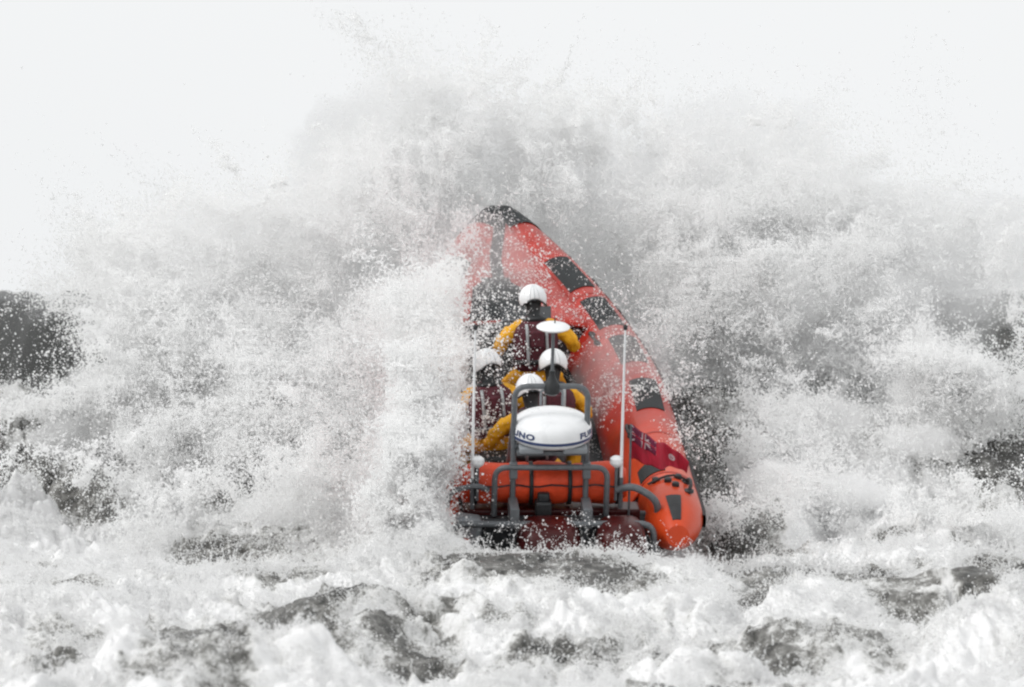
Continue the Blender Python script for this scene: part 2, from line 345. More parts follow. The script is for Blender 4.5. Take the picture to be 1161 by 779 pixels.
def surface_points(n):
    """clots of foam and droplets thrown up from the broken surface"""
    x = rng.uniform(-6.0, 6.0, n * 2).astype(np.float32); y = rng.uniform(-14.0, 9.5, n * 2).astype(np.float32)
    m = fbm(P2(x, y), 2.2, 3, .6, off=41.)[:, 0]
    keep = rng.random(n * 2) < np.clip(.45 + m * 2.4, .03, 1)
    x = x[keep][:n]; y = y[keep][:n]; m = m[keep][:n]
    s = rng.random(len(x)) < np.clip(1 - 1.5 * bare_field(x, y), .02, 1); x = x[s]; y = y[s]; m = m[s]
    X_, Y_, Z_, lump = sea_pos(x, y)
    wall = sstep(y, 1., 3.)
    e = rng.exponential(1, len(x)) * (.022 + .06 * wall * (rng.random(len(x)) < .5) + .06 * np.clip(lump, 0, .6) * (rng.random(len(x)) < .35)) - .003
    P = np.stack([X_, Y_ - .5 * e, Z_ + .85 * e], 1).astype(np.float32)
    P = P + np.minimum(1, e / .03)[:, None] * (warp(P, [(5., .05), (14., .02)], 60.) - P)
    return P, .0028 + .006 * rng.random(len(x)) ** 4

def jet_points(n, per):
    """short threads of water flicked up from the crests"""
    x = rng.uniform(-5.5, 5.5, n); y = np.where(rng.random(n) < .55, rng.normal(-1.7, .5, n), rng.uniform(-13, 8, n))
    k_ = ~((np.abs(x - .4) < .9) & (y > -3) & (rng.random(n) < .7)); x = x[k_]; y = y[k_]; n = len(x)
    x, y, z, _ = sea_pos(x, y)
    v = rng.normal(0, .5, (n, 3)); v[:, 2] = rng.gamma(2.0, .45, n) + .25
    t = np.linspace(0, 1, per)[None, :] * rng.uniform(.08, .22, n)[:, None]
    Px = x[:, None] + v[:, 0:1] * t; Py = y[:, None] + v[:, 1:2] * t; Pz = z[:, None] + v[:, 2:3] * t - 4.9 * t * t
    r = np.linspace(1, .35, per)[None, :] * rng.uniform(.004, .010, n)[:, None] * rng.choice([1, 1, .4, .2], (n, per))
    P = np.stack([Px, Py, Pz], -1).reshape(-1, 3) + rng.normal(0, .004, (n * per, 3))
    return warp(P.astype(np.float32), [(14., .03)], 70.), r.ravel()

def build_spray(q=1.0):
    md = drop_material('spray_drops', .98, .5); fm = drop_material('foam_clots', .84, .42)
    amps = [(.55, .45), (1.4, .26), (3.6, .12), (9., .05), (23., .018)]
    P, r = plume_points(PLUME, int(NPL * q), .0028, .011, amps, .02)
    P2_, r2 = plume_points(PLUME, int(NPL * .02), (.008), .020, amps[:3] + [(9., .09)], .1, off=3., expand=1.15)
    P3, r3 = rope_points([b for b in PLUME if b[1] > 300] + VEIL[2:7] + BILLROPE, 8200, 5.); P4, r4 = rope_points([b for b in PLUME if b[1] <= 300], 1500, 15.)
    print('ropes', len(P3), len(P4))
    v3 = rng.random(len(P3)) < np.clip(void_keep(P3) * 1.05, 0, 1); v4 = rng.random(len(P4)) < void_keep(P4)
    P = np.concatenate([P, P2_, P3[v3], P4[v4]]); r = np.concatenate([r, r2, r3[v3], r4[v4]])
    ok = (P[:, 2] > sea_base(P[:, 0], P[:, 1]) - .1) & clear_deck(P)
    points_object('wave_spray', P[ok], r[ok], md, 'white spray thrown high by the breaking wave around the boat')
    P, r = plume_points(VEIL, int(NVE * q), .003, .011, [(.8, .2), (2.5, .12), (8., .06), (20., .02)], .05, off=8.)
    points_object('spray_veil', P, r, md, 'grainy veil of spray blowing across the boat')
    P, r = surface_points(int(NSU * q))
    Pj, rj = jet_points(7000, 26)
    points_object('foam', np.concatenate([P, Pj]), np.concatenate([r, rj]), fm, 'white foam clots and droplets flicked off the broken water')
NPL, NVE, NSU = 900000, 520000, 2000000

# ------------------------------------------------------------------ light
def build_world():
    w = bpy.data.worlds.new('World'); scene.world = w; w.use_nodes = True; nt = w.node_tree
    bg = nt.nodes['Background']
    sky = nt.nodes.new('ShaderNodeTexSky'); sky.sky_type = 'NISHITA'; sky.sun_disc = False
    sky.sun_elevation = R(42); sky.sun_rotation = R(242)
    sky.dust_density = 6; sky.air_density = 1.0
    hs = nt.nodes.new('ShaderNodeHueSaturation'); hs.inputs['Saturation'].default_value = .0
    nt.links.new(sky.outputs[0], hs.inputs['Color'])
    # the closed cloud deck: nearly even white with a little of the sky's own gradient
    mx = nt.nodes.new('ShaderNodeMix'); mx.data_type = 'RGBA'; mx.inputs['Factor'].default_value = .88
    tc = nt.nodes.new('ShaderNodeTexCoord'); nz = nt.nodes.new('ShaderNodeTexNoise'); nz.inputs['Scale'].default_value = 1.6; nz.inputs['Detail'].default_value = 3
    nt.links.new(tc.outputs['Generated'], nz.inputs['Vector'])
    cl = ramp(nt, nz.outputs['Fac'], [(.3, (8.75, 8.9, 9.0)), (.7, (9.3, 9.42, 9.5))])
    nt.links.new(hs.outputs[0], mx.inputs[6]); nt.links.new(cl.outputs[0], mx.inputs[7])
    nt.links.new(mx.outputs[2], bg.inputs['Color']); bg.inputs['Strength'].default_value = .105
    s = bpy.data.lights.new('sun', 'SUN'); s.energy = 1.4; s.angle = R(22); s.color = (1, .985, .965)
    so = bpy.data.objects.new('sun', s); COL.objects.link(so)
    so.rotation_euler = (R(48), 0, R(-62))
    scene.view_settings.view_transform = 'Standard'; scene.view_settings.look = 'None'
    scene.view_settings.exposure = .07; scene.view_settings.gamma = 1; scene.view_settings.use_curve_mapping = False
    c = scene.cycles
    c.max_bounces = 8; c.diffuse_bounces = 5; c.glossy_bounces = 3; c.transmission_bounces = 3; c.volume_bounces = 3; c.transparent_max_bounces = 6
    c.use_adaptive_sampling = True; c.adaptive_threshold = .02
    c.use_denoising = True; c.denoiser = 'OPENIMAGEDENOISE'; c.denoising_input_passes = 'RGB_ALBEDO_NORMAL'; c.denoising_prefilter = 'ACCURATE'
    c.filter_width = 2.3

def build_mist():
    """fine water mist and thick white billows hanging in the air: even volume inside lumpy clouds"""
    def mat(name, dens, an, al):
        m = bpy.data.materials.new(name); m.use_nodes = True; nt = m.node_tree; nt.nodes.clear()
        o = nt.nodes.new('ShaderNodeOutputMaterial'); v = nt.nodes.new('ShaderNodeVolumePrincipled')
        v.inputs['Color'].default_value = (al, al, al, 1); v.inputs['Density'].default_value = dens; v.inputs['Anisotropy'].default_value = an
        nt.links.new(v.outputs[0], o.inputs['Volume']); return m
    thin = mat('water_mist', .55, .1, .945); thick = mat('water_billows', 2.4, .0, .992)
    BP = []
    for k, (px, py, Y, rx, ry, rz) in enumerate(MIST + BILLOW):
        big = k < len(MIST)
        x, z = W(px, py, Y)
        bm = bmesh.new(); bmesh.ops.create_icosphere(bm, subdivisions=7, radius=1)
        me = bpy.data.meshes.new('mist'); bm.to_mesh(me); bm.free()
        N = len(me.vertices); P = np.empty(N * 3, np.float32); me.vertices.foreach_get('co', P); P = P.reshape(-1, 3)
        Q = (P * np.array([rx, ry, rz]) + np.array([x, Y, z])).astype(np.float32)
        Q = Q + (.25 if big else .12) * fbm(Q, 1.5 if big else 3., 2, ch=3, off=k * .7)
        f = .8 if big else 1.7
        n = fbm(Q, f, 6, .64 if not big else .58, off=px * .01, billow=True)[:, 0]
        D = P * (1 + (.5 if big else 1.0) * n[:, None]) * np.array([rx, ry, rz])
        if not big:
            pick = rng.integers(0, N, int(40000 * rx)); t = rng.random((len(pick), 1)) ** .4
            t = t + (rng.random((len(pick), 1)) < .4) * rng.exponential(.16, (len(pick), 1))
            BP.append(warp((D[pick] * t + np.array([x, Y, z])).astype(np.float32), [(3., .10), (9., .05), (22., .02)], 90.))
        me.vertices.foreach_set('co', D.astype(np.float32).ravel()); me.materials.append(thin if big else thick)
        nm = 'mist' if big else 'spray_billow'
        ob = bpy.data.objects.new(nm, me); COL.objects.link(ob); ob.location = (x, Y, z)
        ob['kind'] = 'stuff'; ob['label'] = 'pale mist of fine spray hanging in the air behind the boat' if big else 'thick white billow of blown spray on the breaking wave'
    P = np.concatenate(BP); P = P[rng.random(len(P)) < np.clip(.35 + 5 * fbm(P, 2.2, 4, .6, off=95.)[:, 0], .05, 1) * void_keep(P)]; points_object('billow_spray', P, .0028 + .007 * rng.random(len(P)) ** 5, bpy.data.materials['spray_drops'], 'loose white drops torn from the thick billows of spray')
BILLOW = [(250, 400, 6.2, .45, .4, .26), (330, 440, 5.4, .42, .4, .26), (130, 430, 5.8, .40, .4, .18), (410, 350, 6.6, .40, .4, .24), (60, 505, 4.4, .40, .4, .20), (370, 490, 4.0, .42, .4, .26),
          (270, 510, 3.4, .40, .4, .18), (450, 540, 1.5, .30, .3, .24), (455, 440, 3.4, .28, .3, .36), (330, 570, 1.6, .42, .35, .16), (180, 370, 7., .4, .4, .22),
          (900, 350, 7., .48, .4, .24), (990, 340, 7.4, .5, .5, .28), (1060, 450, 5.6, .42, .4, .24), (940, 480, 4.6, .42, .4, .26), (1040, 500, 4., .40, .4, .18), (890, 555, 2.4, .34, .3, .24),
          (780, 330, 8.2, .40, .5, .24), (960, 560, 2., .36, .35, .16), (468, 470, .8, .26, .25, .42), (450, 560, -.5, .26, .25, .26), (488, 590, -.9, .2, .2, .18), (490, 520, -.4, .13, .2, .26), (478, 390, 2.6, .22, .25, .30)]
MIST = [(480, 250, 9.3, 1.5, 1.0, 1.5), (740, 290, 9.8, 2.2, 1.2, 1.3), (300, 335, 8.5, 1.8, 1.0, .75), (960, 320, 9.0, 1.7, 1.2, 1.2), (430, 200, 10.5, 1.1, 1., 1.0),
        (250, 335, 17, 1.6, 2.0, .9), (480, 330, 17, 2.6, 2.0, 1.6), (820, 290, 17, 2.6, 2.0, 1.6), (1120, 290, 13, 1.1, 1., .8),
        (545, 320, 5.2, .50, .4, .6), (705, 430, 3.0, .5, .35, .5), (470, 430, 1.8, .35, .5, .8)]
# ------------------------------------------------------------------ mesh helpers
class MB:
    def __init__(s): s.v = []; s.f = []; s.m = []
    def grid(s, rows, closed_u=False, cap0=False, cap1=False, mi=0):
        """rows: list of rings (lists of points) of equal length"""
        b = len(s.v); n = len(rows[0])
        for r in rows: s.v += [tuple(p) for p in r]
        for i in range(len(rows) - 1):
            for j in range(n if closed_u else n - 1):
                k = (j + 1) % n
                s.f.append((b + i * n + j, b + i * n + k, b + (i + 1) * n + k, b + (i + 1) * n + j)); s.m.append(mi)
        if cap0: s.f.append(tuple(b + j for j in range(n))[::-1]); s.m.append(mi)
        if cap1: s.f.append(tuple(b + (len(rows) - 1) * n + j for j in range(n))); s.m.append(mi)
        return s
    def tube(s, pts, rad, seg=12, mi=0, cap=True, squash=None):
        pts = [Vector(p) for p in pts]; n = len(pts)
        rad = rad if isinstance(rad, (list, tuple)) else [rad] * n
        T = [(pts[min(i + 1, n - 1)] - pts[max(i - 1, 0)]).normalized() for i in range(n)]
        up = Vector((0, 0, 1)) if abs(T[0].z) < .9 else Vector((0, 1, 0))
        N = (up - T[0] * up.dot(T[0])).normalized(); rows = []
        for i in range(n):
            if i: N = (N - T[i] * N.dot(T[i])).normalized()
            B = T[i].cross(N)
            rows.append([pts[i] + (N * math.cos(2 * math.pi * k / seg) + B * math.sin(2 * math.pi * k / seg)) * rad[i] for k in range(seg)])
        return s.grid(rows, True, cap, cap, mi)
    def lathe(s, prof, c=(0, 0, 0), seg=40, mi=0, sx=1, sy=1):
        """prof: list of (radius, z)"""
        rows = [[(c[0] + r * math.cos(2 * math.pi * k / seg) * sx, c[1] + r * math.sin(2 * math.pi * k / seg) * sy, c[2] + z) for k in range(seg)] for r, z in prof]
        return s.grid(rows, True, prof[0][0] > 1e-3, prof[-1][0] > 1e-3, mi)
    def box(s, c, d, rot=None, mi=0, taper=1.0):
        b = len(s.v); c = Vector(c)
        for z in (-1, 1):
            k = taper if z > 0 else 1
            for x, y in ((-1, -1), (1, -1), (1, 1), (-1, 1)):
                p = Vector((x * d[0] / 2 * k, y * d[1] / 2 * k, z * d[2] / 2))
                if rot is not None: p = rot @ p
                s.v.append(tuple(c + p))
        for q in ((3, 2, 1, 0), (4, 5, 6, 7), (0, 1, 5, 4), (1, 2, 6, 5), (2, 3, 7, 6), (3, 0, 4, 7)):
            s.f.append(tuple(b + i for i in q)); s.m.append(mi)
        return s
    def build(s, name, mats, parent=None, bevel=0., smooth=True, sub=0, solid=0.):
        me = bpy.data.meshes.new(name); me.from_pydata(s.v, [], s.f)
        for m in (mats if isinstance(mats, (list, tuple)) else [mats]): me.materials.append(m)
        me.polygons.foreach_set('material_index', s.m)
        bm = bmesh.new(); bm.from_mesh(me); bmesh.ops.recalc_face_normals(bm, faces=bm.faces); bm.to_mesh(me); bm.free()
        if smooth:
            me.polygons.foreach_set('use_smooth', [True] * len(me.polygons))
        o = bpy.data.objects.new(name, me); COL.objects.link(o)
        if parent: o.parent = parent
        if solid:
            x = o.modifiers.new('solid', 'SOLIDIFY'); x.thickness = solid; x.offset = 0
        if bevel:
            x = o.modifiers.new('bevel', 'BEVEL'); x.width = bevel; x.segments = 3; x.limit_method = 'ANGLE'; x.angle_limit = R(35)
        if sub:
            x = o.modifiers.new('sub', 'SUBSURF'); x.levels = sub; x.render_levels = sub
        if smooth and not sub:
            bm = bmesh.new(); bm.from_mesh(me)
            for e in bm.edges:
                if len(e.link_faces) == 2 and e.calc_face_angle(0) > R(40): e.smooth = False
            bm.to_mesh(me); bm.free()
        return o
def fillet(pts, r, n=7):
    pts = [Vector(p) for p in pts]; out = [pts[0]]
    for a, b, c in zip(pts, pts[1:], pts[2:]):
        u = (a - b); v = (c - b); k = min(r, u.length * .49, v.length * .49)
        p0 = b + u.normalized() * k; p2 = b + v.normalized() * k
        for i in range(n + 1):
            t = i / n; out.append(p0 * (1 - t) ** 2 + b * 2 * t * (1 - t) + p2 * t * t)
    return out + [pts[-1]]
def empty(name, M_, label, cat, group=None):
    o = bpy.data.objects.new(name, None); COL.objects.link(o); o.matrix_world = M_; o.empty_display_size = .3
    o['label'] = label; o['category'] = cat
    if group: o['group'] = group
    return o

def make_mats():
    M = {}
    M['orange'] = simple('orange_coated_fabric', (.41, .021, .009), .38, var=.3, scale=3.5, bump=.012, coat=.2, spec=.3)
    nt = M['orange'].node_tree; bs = nt.nodes['Principled BSDF']; old = bs.inputs['Base Color'].links[0].from_socket
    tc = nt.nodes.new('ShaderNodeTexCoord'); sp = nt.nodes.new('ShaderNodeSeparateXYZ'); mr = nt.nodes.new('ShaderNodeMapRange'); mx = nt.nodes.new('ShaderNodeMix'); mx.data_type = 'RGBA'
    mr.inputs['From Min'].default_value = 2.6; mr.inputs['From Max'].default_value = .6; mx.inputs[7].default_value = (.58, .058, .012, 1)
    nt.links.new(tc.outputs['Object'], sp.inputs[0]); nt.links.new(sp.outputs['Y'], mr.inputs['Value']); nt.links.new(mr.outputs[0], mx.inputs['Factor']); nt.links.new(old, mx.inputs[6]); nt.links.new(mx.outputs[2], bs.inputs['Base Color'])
    M['dark_orange'] = simple('seam_tape', (.33, .022, .01), .5, var=.2, scale=9, bump=.0)
    M['bag'] = simple('orange_bag_fabric', (.76, .068, .016), .55, var=.2, scale=7, bump=.03)
    M['black'] = simple('black_rubber', (.022, .024, .026), .5, var=.5, scale=18, bump=.01)
    M['grip'] = simple('grey_black_grip_rubber', (.014, .018, .020), .7, var=.6, scale=24, bump=.01)
    M['hull'] = simple('dark_hull', (.03, .032, .036), .3, var=.3, scale=4, bump=.0, coat=.4)
    M['deck'] = simple('dark_grey_deck', (.06, .065, .07), .6, var=.35, scale=12, bump=.01)
    M['frame'] = simple('grey_painted_tube', (.12, .13, .14), .4, var=.25, scale=20, bump=.003)
    M['white'] = simple('white_gloss', (.82, .83, .84), .3, var=.05, scale=6, bump=0, coat=.5)
    M['blue'] = simple('navy_band', (.03, .05, .13), .35, var=.2, scale=10, bump=0)
    M['shade'] = simple('grey_plastic', (.26, .28, .30), .4, var=.1, scale=9, bump=0)
    M['maroon'] = simple('maroon_cowling', (.055, .006, .006), .35, var=.4, scale=9, bump=.004, coat=.08, spec=.25)
    M['vest'] = simple('dark_red_jacket', (.085, .011, .020), .75, var=.5, scale=30, bump=.015)
    M['yellow'] = simple('yellow_drysuit', (.82, .40, .006), .65, var=.3, scale=8, bump=.04)
    M['strap'] = simple('pale_webbing', (.42, .44, .45), .6, var=.3, scale=40, bump=.004)
    M['skin'] = simple('skin', (.5, .28, .2), .5, var=.12, scale=20, bump=.004)
    M['glass'] = simple('smoked_screen', (.05, .055, .06), .08, var=.1, scale=5, bump=0, spec=.8)
    M['red'] = simple('ensign_red', (.42, .012, .035), .75, var=.25, scale=12, bump=.01)
    M['flagwhite'] = simple('ensign_white', (.6, .5, .52), .75, var=.1, scale=12, bump=.005)
    M['flagblue'] = simple('ensign_blue', (.14, .012, .045), .75, var=.2, scale=12, bump=.005)
    return M

# ------------------------------------------------------------------ the lifeboat
PITCH, YAW, ROLL = R(16.5), R(3.8), R(0)
BOATM = Matrix.Translation((.36, 0, 0)) @ Euler((PITCH, ROLL, YAW)).to_matrix().to_4x4()
def tube_c(y):
    u = max(0, (y - 3) / 5.2)
    return 1.12 * max(0., 1 - u ** 1.8) ** .9, .46 + .5 * max(0, y / 8.2) ** 2
def tube_r(y):
    return .285 if y < 3 else .285 - .035 * (y - 3) / 5
def tube_ring(y, sx, grow=0., a0=0., a1=360., n=40, closed=True):
    """ring round the tube at station y; angle from outboard, up, inboard"""
    b, z = tube_c(y); r = tube_r(y)
    if y < .15: r *= max(.12, 1 - ((.15 - y) / .62) ** 2 * .75)      # tapering stern cone
    r += grow
    e = .02; b2, z2 = tube_c(min(y + e, 8.195)); b1, z1 = tube_c(y - e)
    t = Vector((b2 - b1, min(y + e, 8.195) - y + e, z2 - z1)).normalized()
    out = Vector((t.y, -t.x, 0)).normalized(); up = out.cross(t).normalized()
    if up.z < 0: up = -up
    pts = []
    for k in range(n if closed else n + 1):
        a = R(a0 + (a1 - a0) * k / n)
        p = Vector((b, y, z)) + out * math.cos(a) * r + up * math.sin(a) * r
        pts.append((p.x * sx, p.y, p.z))
    return pts
def tube_patch(y0, y1, a0, a1, sx, grow=.008, ny=10, na=8):
    rows = [tube_ring(y0 + (y1 - y0) * i / ny, sx, grow, a0, a1, na, False) for i in range(ny + 1)]
    # return the edges into the tube so the patch has a thickness
    inn = lambda y: tube_ring(y, sx, -.01, a0, a1, na, False)
    rows = [inn(y0)] + rows + [inn(y1)]
    m = MB(); m.grid(rows)
    for a in (a0, a1):
        m.grid([[tube_ring(y0 + (y1 - y0) * i / ny, sx, g, a, a + .01, 1, False)[0] for i in range(ny + 1)] for g in (grow, -.01)])
    return m

def build_boat(M):
    root = empty('lifeboat', BOATM, 'orange inflatable lifeboat climbing bow-first through the breaking wave', 'lifeboat')
    # V hull
    rows = []
    for y in [0, .6, 1.5, 2.5, 3.5, 4.5, 5.5, 6.3, 7.0, 7.5, 7.9, 8.1]:
        b, zt = tube_c(y); w = max(.02, b - .10); u = max(0, (y - 3.5) / 4.6)
        keel = -.42 + .95 * u ** 2.2; ch = zt - .28 + .12 * u
        rows.append([(-w, y, zt - .1), (-w - .02, y, ch), (-w * .55, y, ch * .55 + keel * .45), (0, y, keel), (w * .55, y, ch * .55 + keel * .45), (w + .02, y, ch), (w, y, zt - .1)])
    m = MB().grid(rows); m.f.append(tuple(range(7))[::-1]); m.m.append(0)
    m.build('hull', M['hull'], root)
    for sx in (-1, 1):
        ys = [-.42, -.38, -.3, -.2, -.1, 0, .1] + [.2 + .2 * i for i in range(38)] + [7.85, 7.95, 8.03, 8.1, 8.15, 8.18]
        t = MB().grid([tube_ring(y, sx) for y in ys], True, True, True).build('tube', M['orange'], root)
        for y0, y1, a0, a1 in ((5.9, 6.75, 70, 130), (4.8, 5.6, 68, 126), (3.75, 4.5, 62, 120), (2.4, 3.25, 62, 118), (.62, .95, 95, 150)):
            tube_patch(y0, y1, a0, a1, sx).build('grip_patch', M['grip'], t)
        # outboard rubbing strake
        rs = MB()
        rs.grid([tube_ring(y, sx, .03, -12, 12, 5, False) for y in ys[5:-2]]); 
        for a in (-12, 12): rs.grid([[tube_ring(y, sx, g, a, a + .01, 1, False)[0] for y in ys[5:-2]] for g in (.03, -.01)])
        rs.build('rubbing_strake', M['black'], t)
        for ysm in (.55, 1.7, 2.25 + .9, 4.62, 5.7):
            tube_patch(ysm, ysm + .035, 5, 175, sx, .003, 2, 24).build('seam', M['dark_orange'], t)
        # lifeline looped along the tube
        pts = []
        for k in range(7):
            ya = 1.2 + k * .85
            for q in range(8):
                yy = ya + .85 * q / 8; b = tube_ring(yy, sx, .008, 38 - 16 * math.sin(math.pi * q / 8), 90, 1, False)[0]; pts.append(b)
        MB().tube(pts, .009, 6).build('lifeline', M['black'], t)
        # carrying handles
        for yy, a in ((4.7, 142), (2.0, 140), (.25, 60)):
            h = MB()
            p = [Vector(tube_ring(yy + d, sx, g, a, 90, 1, False)[0]) for d, g in ((-.13, .0), (-.11, .05), (0, .07), (.11, .05), (.13, .0))]
            h.tube(fillet(p, .04), .017, 8)
            for d in (-.13, .13):
                q = Vector(tube_ring(yy + d, sx, .004, a, 90, 1, False)[0]); h.lathe([(.05, -.01), (.05, .012), (.0, .014)], q, 14)
            h.build('handle', M['black'], t)
        # valve and small fittings on the after part of the tube
        f = MB()
        for yy, a in ((.42, 75), (.30, 96), (.40, 118), (.18, 84)):
            q = Vector(tube_ring(yy, sx, .0, a, 90, 1, False)[0]); f.lathe([(.035, -.02), (.035, .03), (.02, .04), (.0, .04)], q, 12)
        f.tube([tube_ring(.40 + .03 * math.sin(k), sx, .02, 60 + 12 * k, 90, 1, False)[0] for k in range(7)], .012, 6)
        f.build('fitting', M['black'], t)
        tube_patch(-.36, -.04, 78, 108, sx, .01).build('foot_patch', M['black'], t)
    # nose cap over the joined bow tubes
    m = MB()
    for sx in (-1, 1):
        yy = [7.72, 7.8, 7.9, 8.0, 8.08, 8.14, 8.19]
        m.grid([tube_ring(y, sx, .012) for y in yy], True, False, True)
    m.lathe([(.0, -.24), (.13, -.23), (.23, -.12), (.262, 0), (.23, .13), (.14, .225), (.0, .26)], (0, 8.1, tube_c(8.15)[1]), 28)
    m.build('nose_cap', M['grip'], root)
    # bow deck: orange cover between the tubes
    rows = []
    N = 14
    for i in range(19):
        y = 5.0 + i * .165; b, z = tube_c(y); w = max(.02, b - .05)
        rows.append([(w * (2 * k / N - 1), y, z + .13 + .09 * (1 - (2 * k / N - 1) ** 2)) for k in range(N + 1)])
    bd = MB().grid(rows).build('bow_cover', M['orange'], root, solid=.03)
    m = MB(); rows = []
    for i in range(16):
        y = 6.05 + i * .123; z = tube_c(y)[1]; rows.append([(x - .13 * min(1, (7.9 - y) / 1.2), y, z + .246 - x * x) for x in (-.06, -.03, 0, .03, .06)])
    m.grid(rows).build('centre_strip', M['grip'], bd, solid=.016)
    m = MB(); rows = []
    for i in range(10):
        y = 5.02 + i * .125; w = .33 - .012 * i - (.08 if i > 7 else 0); b, z = tube_c(y); rows.append([(x * w - .16, y, z + .247 - .08 * x * x * (w / b) ** 2) for x in (-1, -.5, 0, .5, 1)])
    m.grid(rows).build('anchor_hatch', M['grip'], bd, solid=.03)
    # cockpit sole, side linings, bulkhead
    m = MB(); m.box((0, 2.5, .06), (2.0, 5.1, .04)); m.build('cockpit_floor', M['deck'], root)
    for sx in (-1, 1):
        rows = []
        for i in range(20):
            y = .5 + i * .235; b, z = tube_c(y); rows.append([(sx * (b - .15 - k * .13), y, z + .20 - .05 * k - .055 * k * k) for k in (0, .6, 1.2, 1.8, 2.3)])
        MB().grid(rows).build('side_lining', M['orange'], root, solid=.02)
    m = MB(); m.box((0, 5.02, .36), (1.75, .04, .62)); m.box((0, 5.0, .70), (1.5, .10, .05)); m.build('bulkhead', M['deck'], root, bevel=.01)
    m = MB(); m.box((0, .02, .24), (2.02, .07, .62)); m.box((0, -.05, .50), (1.5, .16, .06)); m.build('transom', M['deck'], root, bevel=.015)
    # steering console with screen
    c = MB().box((.05, 4.35, .50), (.62, .5, .85), taper=.8).build('console', M['deck'], root, bevel=.04)
    MB().box((.05, 4.50, 1.05), (.5, .02, .26), Euler((R(-25), 0, 0)).to_matrix()).build('windscreen', M['glass'], c, bevel=.006)
    MB().tube([(.05 + .17 * math.cos(a / 16 * math.tau), 4.02 + .05 * math.sin(a / 16 * math.tau), .93 + .17 * math.sin(a / 16 * math.tau)) for a in range(17)], .015, 8).build('steering_wheel', M['black'], c)
    MB().tube(fillet([(-.24, 4.3, .86), (-.24, 4.2, 1.12), (.34, 4.2, 1.12), (.34, 4.3, .86)], .08), .018, 10).build('grab_rail', M['frame'], c)
    # straddle seats
    for x, y in SEATS:
        s = MB().box((x, y, .29), (.30, .72, .42), taper=.86).build('seat_pod', M['deck'], root, bevel=.03)
        MB().box((x, y - .02, .545), (.33, .70, .11), taper=.85).build('cushion', M['black'], s, bevel=.04)
        MB().tube(fillet([(x - .13, y + .36, .45), (x - .13, y + .42, .86), (x + .13, y + .42, .86), (x + .13, y + .36, .45)], .06), .015, 8).build('grab_rail', M['frame'], s)
    # ---- roll frame of grey tube
    fr = MB()
    fy = -.08
    fr.tube(fillet([(-.375, fy, .30), (-.375, fy, 1.79), (.295, fy, 1.79), (.295, fy, .30)], .13), .027, 12)
    fr.build('roll_frame', M['frame'], root)
    MB().tube(fillet([(-.545, fy - .03, .56), (-.545, fy - .07, 1.035), (.485, fy - .07, 1.035), (.485, fy - .03, .56)], .12), .027, 12).build('mid_rail', M['frame'], root)
    MB().tube(fillet([(-.94, -.3, .10), (-.95, -.40, .575), (.90, -.40, .575), (.92, -.3, .10)], .14, 9), .03, 12).build('stern_rail', M['frame'], root)
    MB().tube(fillet([(-.985, .05, .3), (-.97, -.2, .83), (-.70, -.14, .86), (-.60, -.1, .80)], .14, 9), .026, 12).build('side_rail', M['frame'], root)
    MB().tube(fillet([(.985, .05, .20), (.95, -.2, .74), (.72, -.16, .86), (.58, -.1, .80)], .16, 9), .034, 12).build('side_rail', M['frame'], root)
    for x in (-.375, .295):
        m = MB(); m.box((x, -.25, .63), (.085, .34, .19)); m.build('frame_bracket', M['frame'], root, bevel=.01)
        m = MB(); m.box((x, -.13, 1.0), (.075, .075, .15)); m.build('frame_clamp', M['frame'], root, bevel=.01)
    m = MB()
    for x in (-.375, .295): MB().tube([(x, fy, 1.5), (x * 1.15, .55, .35)], .022, 10).build('frame_brace', M['frame'], root)
    m.tube([(-.375, fy, 1.22), (.295, fy, 1.22)], .022, 10); m.build('cross_bar', M['frame'], root)
    # ---- self-righting bag, rolled and strapped
    rows = []
    n = 26
    for i in range(n + 1):
        x = -.83 + 1.51 * i / n; e = min(i, n - i)
        k = 1 - .35 * max(0, 1 - e / 1.5); pinch = 1 - .10 * sum(math.exp(-((x - s) / .035) ** 2) for s in (-.71, -.20, .155, .6))
        rows.append([(x, .11 + math.cos(a) * .17 * k * pinch * (1 + .05 * math.sin(5 * x + 3 * a)), .80 + math.sin(a) * .195 * k * pinch * (1 + .06 * math.sin(9 * x + 2 * a))) for a in [2 * math.pi * q / 28 for q in range(28)]])
    bag = MB().grid(rows, True, True, True).build('righting_bag', M['bag'], root)
    for s in (-.71, -.20, .155, .6):
        MB().grid([[(x, .11 + math.cos(a) * .172, .80 + math.sin(a) * .196) for a in [2 * math.pi * q / 24 for q in range(24)]] for x in (s - .018, s + .018)], True).build('strap', M['black'], bag, solid=.012)
    MB().tube([(-.82 + .1 * i, -.075, .83 + .012 * math.sin(i * 1.7)) for i in range(16)], .008, 6).build('cord', M['black'], bag)
    m = MB(); m.box((-.09, -.08, .62), (.15, .16, .15)); m.box((-.09, -.08, .73), (.11, .1, .08)); m.build('inflation_bottle', M['black'], root, bevel=.02)
    # lockers below the bag
    m = MB(); m.box((0, .1, .50), (1.62, .25, .16)); m.build('stern_locker', M['maroon'], root, bevel=.02)
    # ---- two outboards
    for x, w in ((-.06, .58), (.60, .46)):
        e = empty_part('outboard', root, (x, -.42, 0))
        rows = []
        for z, k, ln in ((.16, .80, .52), (.22, .95, .6), (.36, 1.0, .64), (.47, .98, .62), (.55, .90, .54), (.595, .72, .40), (.61, .4, .2)):
            rows.append([(math.copysign(abs(math.cos(a)) ** .55, math.cos(a)) * w / 2 * k, math.copysign(abs(math.sin(a)) ** .6, math.sin(a)) * ln / 2, z) for a in [2 * math.pi * q / 32 for q in range(32)]])
        MB().grid(rows, True, True, True).build('cowling', M['maroon'], e)
        m = MB(); m.box((0, .02, -.12), (.16, .26, .58), taper=1.2); m.build('leg', M['black'], e, bevel=.03)
